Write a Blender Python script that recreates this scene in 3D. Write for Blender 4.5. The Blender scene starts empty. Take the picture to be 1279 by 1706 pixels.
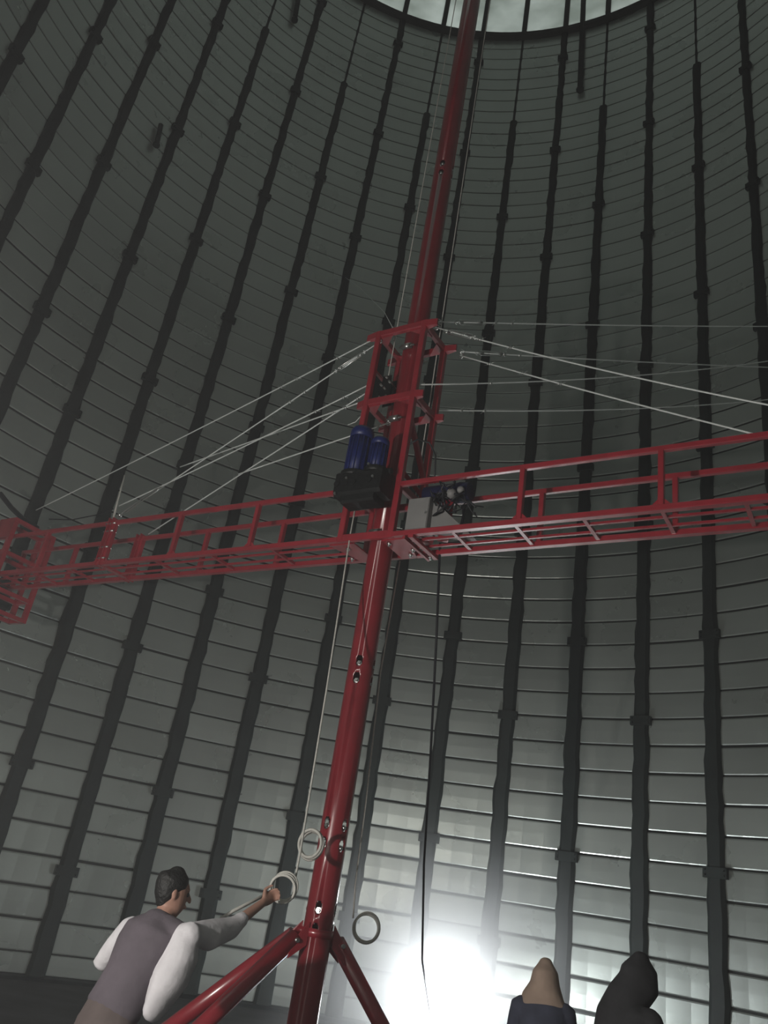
import bpy, bmesh, math, random
from mathutils import Vector, Matrix
import numpy as np
random.seed(7)
V = Vector
SC = bpy.context.scene
COL = SC.collection
EYE = 1.75                                  # the camera's height above the floor

# ---------------------------------------------------------------- camera
PITCH, ROLL, FPX = 0.4428, 0.1660, 1347.2
_F = V((0, math.cos(PITCH), math.sin(PITCH))); _R = V((1, 0, 0)); _U = _R.cross(_F)
_c, _s = math.cos(ROLL), math.sin(ROLL)
CR = _c * _R + _s * _U; CU = -_s * _R + _c * _U
CAMPOS = V((0, 0, EYE))
cam = bpy.data.cameras.new('camera'); camo = bpy.data.objects.new('camera', cam); COL.objects.link(camo)
m = Matrix((CR, CU, -_F)).transposed().to_4x4(); m.translation = CAMPOS
camo.matrix_world = m
cam.sensor_fit = 'HORIZONTAL'; cam.sensor_width = 36.0; cam.lens = FPX / 1279 * 36.0
cam.clip_start = 0.05; cam.clip_end = 200
SC.camera = camo

# ---------------------------------------------------------------- world, exposure, large lights
SKY = 2.15
AIR = 0.007                                 # density of the dusty air
w = bpy.data.worlds.new('sky'); SC.world = w; w.use_nodes = True
w.node_tree.nodes['Background'].inputs[0].default_value = (0.60, 0.84, 0.82, 1)
w.node_tree.nodes['Background'].inputs[1].default_value = SKY
SC.view_settings.view_transform = 'Standard'; SC.view_settings.look = 'None'
SC.view_settings.exposure = 0.22; SC.view_settings.gamma = 1.0
SC.view_settings.use_curve_mapping = False
SC.cycles.volume_step_rate = 3.0; SC.cycles.volume_max_steps = 128
SC.cycles.max_bounces = 8; SC.cycles.volume_bounces = 0
SC.cycles.sample_clamp_indirect = 4.0
SC.cycles.use_denoising = True

def lamp(name, loc, power, color, radius, spot=None, aim=None):
    l = bpy.data.lights.new(name, 'SPOT' if spot else 'POINT'); l.energy = power; l.color = color
    l.shadow_soft_size = radius
    o = bpy.data.objects.new(name, l); COL.objects.link(o); o.location = loc
    if spot:
        l.spot_size = spot[0]; l.spot_blend = spot[1]
        o.rotation_euler = (V(aim) - V(loc)).to_track_quat('-Z', 'Y').to_euler()
    return o
LAMP = V((1.77, 12.0, 0.64))                # bright work lamp on the floor behind the mast
lamp('work_lamp_light', LAMP, 1450, (0.90, 0.96, 1.0), 0.10)
SIDE = V((-2.95, 1.9, 1.9))                # the crew's second lamp, left of the camera
lamp('side_lamp_light', SIDE, 680, (1.0, 0.95, 0.89), 0.06)

# ---------------------------------------------------------------- helpers
def new(name, me, mat=None, parent=None, smooth=False):
    o = bpy.data.objects.new(name, me); COL.objects.link(o)
    if mat and not me.materials: me.materials.append(mat)
    if parent is not None: o.parent = parent
    if smooth:
        for p in me.polygons: p.use_smooth = True
    return o
def empty(name, loc=(0, 0, 0)):
    o = bpy.data.objects.new(name, None); COL.objects.link(o); o.location = loc; o.empty_display_size = .2
    return o
def tag(o, label=None, cat=None, group=None, kind=None):
    if label: o['label'] = label
    if cat: o['category'] = cat
    if group: o['group'] = group
    if kind: o['kind'] = kind
    return o

class MB:
    """collects shapes in world coordinates and links them as one mesh"""
    def __init__(self): self.v = []; self.f = []; self.sm = []; self.cut = []
    def mark(self): self.cut.append((len(self.v), len(self.f))); return self
    def build_each(self, name, mat, parent):
        """every piece between marks becomes an object of its own"""
        cuts = [c for c in self.cut if c[0] > 0 or True]; cuts = [(0, 0)] + [c for c in cuts if c[0] > 0]; out = []
        if cuts[-1][0] < len(self.v): cuts.append((len(self.v), len(self.f)))
        for (v0, f0), (v1, f1) in zip(cuts, cuts[1:]):
            m = MB(); m.v = self.v[v0:v1]; m.f = [tuple(i - v0 for i in f) for f in self.f[f0:f1]]; m.sm = self.sm[f0:f1]
            out.append(m.build(name, mat, parent))
        return out
    def quadstrip(self, rings, closed=True, caps=True, smooth=True):
        n = len(rings[0]); b = len(self.v)
        for r in rings: self.v += [tuple(p) for p in r]
        for i in range(len(rings) - 1):
            for j in range(n if closed else n - 1):
                k = (j + 1) % n
                self.f.append((b + i*n + j, b + i*n + k, b + (i+1)*n + k, b + (i+1)*n + j)); self.sm.append(smooth)
        if caps and closed:
            self.f.append(tuple(b + j for j in reversed(range(n)))); self.sm.append(False)
            e = b + (len(rings) - 1) * n
            self.f.append(tuple(e + j for j in range(n))); self.sm.append(False)
        return self
    def bar(self, a, b, w, h, up=(0, 0, 1), ch=0.0):
        """rectangular bar a->b, width w across, height h along up, optional chamfer"""
        a, b = V(a), V(b); d = (b - a).normalized(); up = V(up)
        s = d.cross(up)
        if s.length < 1e-4: s = d.cross(V((1, 0, 0)))
        s.normalize(); u = s.cross(d).normalized()
        if ch > 0:
            pr = [(-w/2+ch, -h/2), (w/2-ch, -h/2), (w/2, -h/2+ch), (w/2, h/2-ch), (w/2-ch, h/2), (-w/2+ch, h/2), (-w/2, h/2-ch), (-w/2, -h/2+ch)]
        else:
            pr = [(-w/2, -h/2), (w/2, -h/2), (w/2, h/2), (-w/2, h/2)]
        return self.quadstrip([[p + s*x + u*y for x, y in pr] for p in (a, b)], smooth=False)
    def tube(self, pts, r, n=8, caps=True):
        pts = [V(p) for p in pts]; rs = r if isinstance(r, (list, tuple)) else [r] * len(pts)
        rings = []; ref = None
        for i, p in enumerate(pts):
            d = (pts[min(i+1, len(pts)-1)] - pts[max(i-1, 0)]).normalized()
            if ref is None:
                ref = d.cross(V((0, 0, 1)));
                if ref.length < 1e-3: ref = V((1, 0, 0))
            s = (ref - d * ref.dot(d)).normalized(); ref = s; u = d.cross(s)
            rings.append([p + rs[i] * (math.cos(t*2*math.pi/n) * s + math.sin(t*2*math.pi/n) * u) for t in range(n)])
        return self.quadstrip(rings, caps=caps)
    def ring(self, c, R, r, axis=(0, 0, 1), n=24, m=6, squash=1.0):
        axis = V(axis).normalized(); s = axis.orthogonal().normalized(); u = axis.cross(s); c = V(c); b = len(self.v)
        for i in range(n):
            t = i*2*math.pi/n; d = math.cos(t)*s + math.sin(t)*u*squash
            for j in range(m):
                q = j*2*math.pi/m; self.v.append(tuple(c + d*(R + r*math.cos(q)) + axis*r*math.sin(q)))
        for i in range(n):
            for j in range(m):
                k, l = (i+1) % n, (j+1) % m
                self.f.append((b+i*m+j, b+i*m+l, b+k*m+l, b+k*m+j)); self.sm.append(True)
        return self
    def ball(self, c, r, n=10, m=7, scale=(1, 1, 1)):
        c = V(c); rings = []
        for i in range(m + 1):
            t = -math.pi/2 + math.pi*(i + .02)/(m + .04)
            rings.append([c + V((math.cos(t)*math.cos(a*2*math.pi/n)*r*scale[0], math.cos(t)*math.sin(a*2*math.pi/n)*r*scale[1], math.sin(t)*r*scale[2])) for a in range(n)])
        return self.quadstrip(rings)
    def prism(self, poly, off):
        """polygon of world points pushed along the vector off"""
        off = V(off); n = len(poly); b = len(self.v)
        self.v += [tuple(V(p)) for p in poly] + [tuple(V(p) + off) for p in poly]
        self.f.append(tuple(b + i for i in reversed(range(n)))); self.f.append(tuple(b + n + i for i in range(n))); self.sm += [False]*2
        for i in range(n):
            k = (i+1) % n; self.f.append((b+i, b+k, b+n+k, b+n+i)); self.sm.append(False)
        return self
    def mesh(self, name):
        me = bpy.data.meshes.new(name); me.from_pydata(self.v, [], self.f); me.update()
        me.polygons.foreach_set('use_smooth', self.sm)
        bm = bmesh.new(); bm.from_mesh(me); bmesh.ops.recalc_face_normals(bm, faces=bm.faces); bm.to_mesh(me); bm.free()
        return me
    def build(self, name, mat, parent=None):
        o = new(name, self.mesh(name), mat, None)
        if parent is not None:
            o.parent = parent
            o.matrix_parent_inverse = Matrix.Translation(-V(parent.location)) if parent.type == 'EMPTY' else Matrix()
        return o

# ---------------------------------------------------------------- materials
def mat(name, base, rough=.5, metal=0.0, var=0.0, scale=6.0, bump=0.0, spec=None, objvar=0.0, roughvar=0.0, coord='Object', dark=None, stretch=(1, 1, 1), coat=0.0, ramp=(.3, .7)):
    m = bpy.data.materials.new(name); m.use_nodes = True; nt = m.node_tree; N = nt.nodes; L = nt.links
    b = N['Principled BSDF']; b.inputs['Roughness'].default_value = rough; b.inputs['Metallic'].default_value = metal
    b.inputs['Base Color'].default_value = (*base, 1)
    if spec is not None: b.inputs['Specular IOR Level'].default_value = spec
    if coat: b.inputs['Coat Weight'].default_value = coat; b.inputs['Coat Roughness'].default_value = .17
    if not (var or bump or objvar or roughvar): return m
    tc = N.new('ShaderNodeTexCoord'); mp = N.new('ShaderNodeMapping'); mp.inputs['Scale'].default_value = stretch
    if coord == 'World':
        ge = N.new('ShaderNodeNewGeometry'); L.new(ge.outputs['Position'], mp.inputs[0])
    else: L.new(tc.outputs[coord], mp.inputs[0])
    no = N.new('ShaderNodeTexNoise'); no.inputs['Scale'].default_value = scale; no.inputs['Detail'].default_value = 5
    L.new(mp.outputs[0], no.inputs['Vector'])
    d = dark or tuple(c * (1 - var) for c in base)
    mx = N.new('ShaderNodeMix'); mx.data_type = 'RGBA'
    mx.inputs['A'].default_value = (*d, 1); mx.inputs['B'].default_value = (*[min(1, c * (1 + var * .6)) for c in base], 1)
    ra = N.new('ShaderNodeMapRange'); ra.inputs['From Min'].default_value = ramp[0]; ra.inputs['From Max'].default_value = ramp[1]
    L.new(no.outputs['Fac'], ra.inputs['Value']); L.new(ra.outputs[0], mx.inputs['Factor'])
    out = mx.outputs['Result']
    if objvar:
        oi = N.new('ShaderNodeObjectInfo'); hs = N.new('ShaderNodeHueSaturation')
        r2 = N.new('ShaderNodeMapRange'); r2.inputs['To Min'].default_value = 1 - objvar; r2.inputs['To Max'].default_value = 1 + objvar
        L.new(oi.outputs['Random'], r2.inputs['Value']); L.new(r2.outputs[0], hs.inputs['Value']); L.new(out, hs.inputs['Color']); out = hs.outputs[0]
    L.new(out, b.inputs['Base Color'])
    if roughvar:
        r3 = N.new('ShaderNodeMapRange'); r3.inputs['From Min'].default_value = ramp[0]; r3.inputs['From Max'].default_value = ramp[1]
        r3.inputs['To Min'].default_value = rough - roughvar; r3.inputs['To Max'].default_value = rough + roughvar
        L.new(no.outputs['Fac'], r3.inputs['Value']); L.new(r3.outputs[0], b.inputs['Roughness'])
    if bump:
        bp = N.new('ShaderNodeBump'); bp.inputs['Strength'].default_value = bump; bp.inputs['Distance'].default_value = .02
        L.new(no.outputs['Fac'], bp.inputs['Height']); L.new(bp.outputs[0], b.inputs['Normal'])
    return m
M = {}
M['panel'] = mat('galvanised_sheet', (.50, .54, .51), .29, .52, var=.13, scale=.7, ramp=(.15, .85), coord='World', objvar=.11, roughvar=.07)
M['backing'] = mat('dark_seam_backing', (.035, .038, .036), .8)
M['rib'] = mat('black_rib', (.018, .026, .024), .62, .1, var=.35, scale=3, bump=.2)
M['ringtrim'] = mat('dark_ring', (.03, .032, .03), .6)
M['kerb'] = mat('dark_base_steel', (.05, .055, .06), .45, .6, var=.4, scale=4)
M['floor'] = mat('dark_ground', (.045, .045, .048), .75, var=.5, scale=1.6, bump=.5)
M['roof'] = mat('roof_sheet', (.22, .24, .23), .5, .5, var=.2)
M['red'] = mat('red_paint', (.38, .024, .040), .30, .0, var=.16, scale=7, bump=.05, coat=1.0, spec=1.0)
M['redtube'] = mat('red_mast_paint', (.26, .020, .030), .30, .0, var=.18, scale=3.5, bump=.06, coat=.4)
M['blue'] = mat('blue_motor_paint', (.009, .018, .125), .42, .0, var=.25, scale=12)
M['navydark'] = mat('dark_blue_motor_paint', (.012, .014, .06), .5)
M['black'] = mat('black_casting', (.012, .013, .014), .5, .3, var=.3, scale=20, bump=.3)
M['cable'] = mat('black_cable', (.01, .011, .016), .5)
M['steel'] = mat('zinc_steel', (.62, .63, .62), .28, .95)
M['wire'] = mat('steel_wire', (.80, .83, .82), .4, .1)
M['rope'] = mat('pale_rope', (.58, .57, .53), .7, var=.15, scale=40)
M['grey'] = mat('grey_box_paint', (.26, .255, .255), .5, var=.08)
M['skin'] = mat('skin', (.36, .20, .15), .55, var=.08, scale=14)
M['hair'] = mat('black_hair', (.008, .008, .008), .6, var=.4, scale=60, bump=.5)
M['shirt'] = mat('white_shirt_cloth', (.62, .60, .63), .85, var=.10, scale=9, bump=.6)
M['vest'] = mat('mauve_grey_vest_cloth', (.105, .088, .105), .9, var=.15, scale=9, bump=.6)
M['trouser'] = mat('brown_grey_trouser_cloth', (.10, .078, .075), .9, var=.2, scale=8, bump=.6)
M['navy'] = mat('navy_jacket_cloth', (.06, .065, .10), .9, var=.2, scale=8, bump=.6)
M['tan'] = mat('tan_cloth', (.42, .31, .25), .9, var=.18, scale=8, bump=.5)
M['charcoal'] = mat('charcoal_jacket_cloth', (.03, .03, .034), .9, var=.25, scale=8, bump=.6)
M['boot'] = mat('black_boot', (.015, .014, .013), .5)
# translucent roof-light sheet: daylight comes through it
m = bpy.data.materials.new('translucent_rooflight_sheet'); m.use_nodes = True; nt = m.node_tree; N = nt.nodes; L = nt.links
b = N['Principled BSDF']; N.remove(b); o = N['Material Output']
tr = N.new('ShaderNodeBsdfTranslucent'); df = N.new('ShaderNodeBsdfDiffuse'); ms = N.new('ShaderNodeMixShader'); ms.inputs[0].default_value = .3
no = N.new('ShaderNodeTexNoise'); no.inputs['Scale'].default_value = .9; no.inputs['Detail'].default_value = 4
tc = N.new('ShaderNodeTexCoord'); L.new(tc.outputs['Object'], no.inputs['Vector'])
cr = N.new('ShaderNodeValToRGB'); cr.color_ramp.elements[0].position = .32; cr.color_ramp.elements[0].color = (.18, .155, .14, 1)
cr.color_ramp.elements[1].position = .68; cr.color_ramp.elements[1].color = (.37, .305, .29, 1)
L.new(no.outputs['Fac'], cr.inputs[0]); L.new(cr.outputs[0], tr.inputs[0]); L.new(cr.outputs[0], df.inputs[0])
L.new(tr.outputs[0], ms.inputs[1]); L.new(df.outputs[0], ms.inputs[2]); L.new(ms.outputs[0], o.inputs['Surface'])
M['rooflight'] = m
M['roof'] = m
def emis(name, col, s):
    m = bpy.data.materials.new(name); m.use_nodes = True; nt = m.node_tree
    b = nt.nodes['Principled BSDF']; b.inputs['Base Color'].default_value = (.8, .8, .8, 1)
    b.inputs['Emission Color'].default_value = (*col, 1); b.inputs['Emission Strength'].default_value = s
    return m
M['lampglass'] = emis('lit_lamp_glass', (.92, .97, 1.0), 40)

# ================================================================ THE ROUND STEEL WALL
R = 7.5
CX, CY = -0.121, 7.124
Z = lambda h: h * R + EYE
PIT = 0.0563 * R
NROW = 55
ZB = Z(0.430 - 11 * 0.0563)                 # bottom seam
ZTOP = ZB + NROW * PIT                      # ring at the top of the sheeting
ZSHORT = Z(2.457)
def P(th, r, z):
    t = math.radians(th); return V((CX + r * math.sin(t), CY + r * math.cos(t), z))
STEP = 8.66; TH0 = 13.6
RIBS = [TH0 + STEP * n for n in range(-22, 19)]          # 41 ribs; the odd bay is the one behind the camera
shell = MB()
rings = [[P(i * 360 / 164, R + .02, z) for i in range(164)] for z in (0, .05, ZTOP)]
shell.quadstrip(rings, caps=False)
wall = shell.build('wall_back', M['backing']); tag(wall, kind='structure')

def to_px(p):
    d = V(p) - CAMPOS; z = d.dot(_F)
    if z < .2: return None
    return (639.5 + FPX * d.dot(CR) / z, 853 - FPX * d.dot(CU) / z)

def panel_verts(width_deg, lean, jit, gap=.016):
    """one slightly dished sheet with folded lips, centred on theta=0 about the wall's axis, z from 0"""
    prof = [(gap, .005 + lean), (gap, .014 + lean), (gap + .014, .020 + lean), (PIT * .5, .021 + lean * .5), (PIT - .035, .017), (PIT - gap, .008), (PIT - gap, -.015)]
    h = width_deg / 2; vs = []; fs = []
    cols = [-1, -.33, .33, 1]
    for (z, o) in prof:
        bow = 1 + .018 * math.sin(math.pi * max(0, min(1, z / PIT))) * jit
        for c in cols:
            t = math.radians(h * c * bow); r = R - o
            vs.append((r * math.sin(t), r * math.cos(t), z))
    n = 4
    for i in range(len(prof) - 1):
        for j in range(3): fs.append((i*n+j, i*n+j+1, (i+1)*n+j+1, (i+1)*n+j))
    return vs, fs
PW = STEP - .55
variants = []; ZHI = ZB + 24 * PIT        # the upper courses butt more tightly
for k in range(12):
    vs, fs = panel_verts(PW, random.uniform(-.003, .004), random.uniform(.4, 1.6), .016 if k < 6 else .006)
    me = bpy.data.meshes.new('panel'); me.from_pydata(vs, [], fs); me.update()
    me.materials.append(M['panel']); variants.append((me, vs, fs))
cells = []; LOW = ZB - .28
for bi in range(len(RIBS)):
    a = RIBS[bi]; bnext = RIBS[bi + 1] if bi + 1 < len(RIBS) else RIBS[0] + 360
    th = (a + bnext) / 2
    for row in range(NROW):
        z = ZB + row * PIT
        q = [to_px(P(t, R, zz)) for t, zz in ((a + .9, z), (bnext - .9, z), (bnext - .9, z + PIT), (a + .9, z + PIT))]
        area = 0
        if all(q):
            cxm = sum(p[0] for p in q) / 4; cym = sum(p[1] for p in q) / 4
            if -50 < cxm < 1329 and -30 < cym < 1736:
                area = abs(sum(q[i][0] * q[(i+1) % 4][1] - q[(i+1) % 4][0] * q[i][1] for i in range(4))) / 2
        cells.append((area, th, z, (bnext - a) / STEP))
cells.sort(key=lambda c: -c[0])
for area, th, z, ws in cells[:284]:
    me = variants[random.randrange(6) + (6 if z > ZHI else 0)][0]
    o = bpy.data.objects.new('panel', me); COL.objects.link(o); o.parent = wall
    o.location = (CX, CY, z); o.rotation_euler = (random.gauss(0, .0004), 0, -math.radians(th))
vs2 = []; fs2 = []
for area, th, z, ws in cells[284:]:
    me, vs, fs = variants[random.randrange(6) + (6 if z > ZHI else 0)]; b0 = len(vs2); ca, sa = math.cos(-math.radians(th)), math.sin(-math.radians(th))
    for (x, y, zz) in vs:
        if ws < .9:
            t = math.atan2(x, y) * ws; r = math.hypot(x, y); x, y = r * math.sin(t), r * math.cos(t)
        vs2.append((CX + ca * x - sa * y, CY + sa * x + ca * y, z + zz))
    fs2 += [tuple(b0 + i for i in f) for f in fs]
me = bpy.data.meshes.new('upper_panels'); me.from_pydata(vs2, [], fs2); me.update()
o = new('upper_panel_sheeting', me, M['panel'], wall); tag(o, 'smaller and more distant galvanised panels of the upper wall', kind='stuff')

# the lowest course, cut short where it meets the kerb
for bi in range(len(RIBS)):
    th = (RIBS[bi] + (RIBS[bi + 1] if bi + 1 < len(RIBS) else RIBS[0] + 360)) / 2
    if abs((th + 180) % 360 - 180) > 75: continue
    o = bpy.data.objects.new('panel', variants[bi % 6][0]); COL.objects.link(o); o.parent = wall
    o.location = (CX, CY, LOW); o.rotation_euler = (0, 0, -math.radians(th)); o.scale = (1, 1, .28 / PIT)
# ribs: black channels, narrower from splice to splice; every second one stops short of the ring
def rib_width(z): return .265 - .095 * min(1, max(0, (z - 1.0) / 18.0))
for n, th in enumerate(RIBS):
    short = (round((th - TH0) / STEP) % 2 == 0)
    top = ZSHORT if short else ZTOP - .03
    coll = [Z((.139 if short else -.042) + .4675 * k) for k in range(0, 6 if short else 7)]
    coll = [c for c in coll if c < top - .3]
    mb = MB(); zs = [.02]; z = ZB
    while z < top - .05: zs.append(z); zs.append(z + PIT * .5); z += PIT
    zs = [q for q in zs if q < top - .05] + [top]
    rings = []
    for q in zs:
        wd = rib_width(q) + random.uniform(-.022, .022); h = math.degrees(wd / 2 / R); sh = math.degrees(random.uniform(-.012, .012) / R)
        lo = h * .62
        rings.append([P(th + sh - h, R + .01, q), P(th + sh - h, R - .045, q), P(th + sh - lo, R - .085, q), P(th + sh + lo, R - .085, q), P(th + sh + h, R - .045, q), P(th + sh + h, R + .01, q)])
    mb.quadstrip(rings, smooth=False)
    rib = mb.build('rib', M['rib'], wall)
    for c in coll:
        wd = rib_width(c) + .09; h = math.degrees(wd / 2 / R)
        cb = MB(); cb.quadstrip([[P(th - h, R - .02, q), P(th - h, R - .095, q), P(th - h * .6, R - .105, q), P(th + h * .6, R - .105, q), P(th + h, R - .095, q), P(th + h, R - .02, q)] for q in (c - .07, c + .07)], smooth=False)
        for s in (-1, 1):
            for dz in (-.035, .035):
                p = P(th + s * h * .8, R - .10, c + dz); q = P(th + s * h * .8, R - .125, c + dz); cb.tube([p, q], .013, 6)
        cb.build('splice_collar', M['rib'], rib)
# base kerb and top ring
mb = MB(); prof = [(R + .02, 0), (R - .20, 0), (R - .14, LOW - .015), (R - .02, LOW + .005)]
mb.quadstrip([[P(i * 360 / 123, r, z) for r, z in prof] for i in list(range(123)) + [0]], caps=False, smooth=False)
tag(mb.build('trim_1', M['kerb']), 'dark steel kerb around the foot of the wall', kind='structure')
mb = MB(); prof = [(R + .05, ZTOP - .05), (R - .16, ZTOP - .05), (R - .18, ZTOP + .06), (R - .16, ZTOP + .10), (R + .05, ZTOP + .10)]
mb.quadstrip([[P(i * 360 / 123, r, z) for r, z in prof] for i in list(range(123)) + [0]], caps=False, smooth=False)
tag(mb.build('trim_2', M['ringtrim']), 'dark ring beam under the bright roof lights', kind='structure')
# rooflight band: translucent sheets between slim mullions
ZR = ZTOP + 4.6
mb = MB()
for z in (ZTOP + .1, ZR):
    mb.quadstrip([[P(i * 360 / 123, r, zz) for r, zz in ((R + .05, z - .04), (R - .06, z - .04), (R - .06, z + .04), (R + .05, z + .04))] for i in list(range(123)) + [0]], caps=False, smooth=False)
win = mb.build('window_1', M['ringtrim']); tag(win, 'band of pale roof lights above the dark ring', kind='structure')
for n, th in enumerate(RIBS):
    nx = RIBS[n + 1] if n + 1 < len(RIBS) else RIBS[0] + 360
    k = 4; rg = []
    for i in range(k + 1):
        t = th + (nx - th) * i / k
        rg.append([P(t, R + .01, ZTOP + .1), P(t, R - .0, ZTOP + .1), P(t, R - .0, ZR), P(t, R + .01, ZR)])
    mb = MB(); mb.quadstrip(rg, closed=False, caps=False, smooth=False)
    v0 = [P(th + (nx - th) * i / k, R, z) for i in range(k + 1) for z in (ZTOP + .1, ZR)]
    me = bpy.data.meshes.new('pane'); me.from_pydata([tuple(v) for v in v0], [], [(2*i, 2*i+2, 2*i+3, 2*i+1) for i in range(k)]); me.update()
    new('pane', me, M['rooflight'], win)
    m2 = MB(); wd = .5
    m2.quadstrip([[P(th - wd, R + .02, q), P(th - wd, R - .06, q), P(th + wd, R - .06, q), P(th + wd, R + .02, q)] for q in (ZTOP + .1, ZR)], smooth=False)
    m2.build('mullion', M['ringtrim'], win)
# roof cone above, and the ground
mb = MB(); nn = 82; cone = []
vs = [tuple(P(i * 360 / nn, R + .1, ZR + (.05 if i % 2 else 0))) for i in range(nn)] + [tuple(P(0, 0, ZR + 2.6))]
me = bpy.data.meshes.new('ceiling'); me.from_pydata(vs, [], [(i, (i + 1) % nn, nn) for i in range(nn)]); me.update()
tag(new('ceiling', me, M['roof']), kind='structure')
vs = [tuple(P(i * 5, R + .1, 0)) for i in range(72)] + [(CX, CY, 0)]
me = bpy.data.meshes.new('floor'); me.from_pydata(vs, [], [((i + 1) % 72, i, 72) for i in range(72)]); me.update()
tag(new('floor', me, M['floor']), kind='structure')

# ================================================================ MAST
MX, MY = 0.03, 7.12
MR = .116
H = lambda h: h + EYE                       # heights measured from the camera's eye
def MP(az, r, z):                           # az 0 = towards the camera, + = right
    a = math.radians(az); return V((MX + r * math.sin(a), MY - r * math.cos(a), z))
mast = empty('mast', (MX, MY, 0)); tag(mast, 'tall red tubular mast on splayed legs in the middle of the silo', 'mast')
SLOTS = []                                  # (z centre, azimuths)
for hz, azs in ((-.20, (-12, 78, 168, 258)), (.42, (-40, 44, 136, 224)), (1.78, (-15, 75, 165, 255)), (8.0, (-15, 75, 165, 255)), (13.5, (-15, 75, 165, 255))):
    SLOTS.append((H(hz), azs))
NS = 72
zs = {0.05, H(22.0)}
for zc, azs in SLOTS:
    for d in (-.125, -.11, -.045, -.03, .03, .045, .11, .125): zs.add(round(zc + d, 4))
zs = sorted(zs); vs = []; fs = []
for ly, rr in enumerate((MR, MR - .012)):
    for z in zs:
        for i in range(NS): vs.append(tuple(MP(i * 360 / NS, rr, z)))
def hole(i, zmid):
    a = (i + .5) * 360 / NS
    for zc, azs in SLOTS:
        for lo, hi, hw in ((-.125, -.11, 9), (-.11, -.045, 14), (-.045, -.03, 9), (.03, .045, 9), (.045, .11, 14), (.11, .125, 9)):
            if zc + lo < zmid < zc + hi:
                for az in azs:
                    if abs((a - az + 180) % 360 - 180) < hw: return True
    return False
nz = len(zs); off = nz * NS; keep = {}
for k in range(nz - 1):
    zm = (zs[k] + zs[k + 1]) / 2
    for i in range(NS):
        keep[k, i] = not hole(i, zm)
for (k, i), ok in keep.items():
    if not ok: continue
    j = (i + 1) % NS; a, b, c, d = k*NS+i, k*NS+j, (k+1)*NS+j, (k+1)*NS+i
    fs.append((a, b, c, d)); fs.append((off+d, off+c, off+b, off+a))
    if not keep[k, j]: fs.append((b, off+b, off+c, c))
    if not keep[k, (i-1) % NS]: fs.append((d, off+d, off+a, a))
    if k + 1 < nz - 1 and not keep[k+1, i]: fs.append((c, off+c, off+d, d))
    if k > 0 and not keep[k-1, i]: fs.append((a, off+a, off+b, b))
me = bpy.data.meshes.new('mast_tube'); me.from_pydata(vs, [], fs); me.update()
for p in me.polygons: p.use_smooth = abs(p.normal.z) < .5
o = new('mast_tube', me, M['redtube'], mast); o.matrix_parent_inverse = Matrix.Translation(-mast.location)
for zc, azs in SLOTS:                       # joint bolts standing in the slots
    for az in azs:
        mb = MB()
        for dz in (-.078, .078):
            mb.mark(); p = MP(az, MR - .05, zc + dz - .02); q = MP(az, MR + .004, zc + dz - .02); mb.tube([p, q], .014, 6)
            mb.tube([MP(az, MR - .03, zc + dz - .02), MP(az, MR - .018, zc + dz - .02)], .024, 6)
        mb.build_each('joint_bolt', M['steel'], mast)
# collar where the legs meet, and the legs
ZL = H(-.30)
mb = MB(); mb.tube([(MX, MY, ZL - .03), (MX, MY, ZL + .03)], MR + .012, 32); mb.build('leg_collar', M['red'], mast)
for az, rho in ((-58, 1.55), (-112, 1.75), (118, 1.5)):
    a = MP(az, MR + .03, ZL); f = MP(az, rho, .04)
    d = (f - a).normalized()
    mb = MB(); mb.tube([a + d * .06, f], .062, 20); leg = mb.build('leg', M['red'], mast)
    mb = MB(); sd = d.cross(V((0, 0, 1))).normalized()
    for s in (-1, 1):
        c = MP(az, MR, ZL) + sd * s * .045
        mb.mark().prism([c + V((0, 0, .07)), c + V((0, 0, -.09)), c + d * .20 + V((0, 0, -.05)), c + d * .17 + V((0, 0, .05))], sd * .012 * s)
    mb.build_each('leg_bracket', M['red'], mast)
    mb = MB(); mb.tube([a + d * .09 - sd * .08, a + d * .09 + sd * .08], .016, 8); mb.build('pivot_pin', M['steel'], mast)
    mb = MB(); mb.bar((f.x, f.y, .0), (f.x, f.y, .02), .26, .26); mb.build('foot_plate', M['red'], leg)
mb = MB(); mb.tube([(MX, MY, 0), (MX, MY, .05)], .22, 24); mb.build('base_plate', M['red'], mast)

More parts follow.
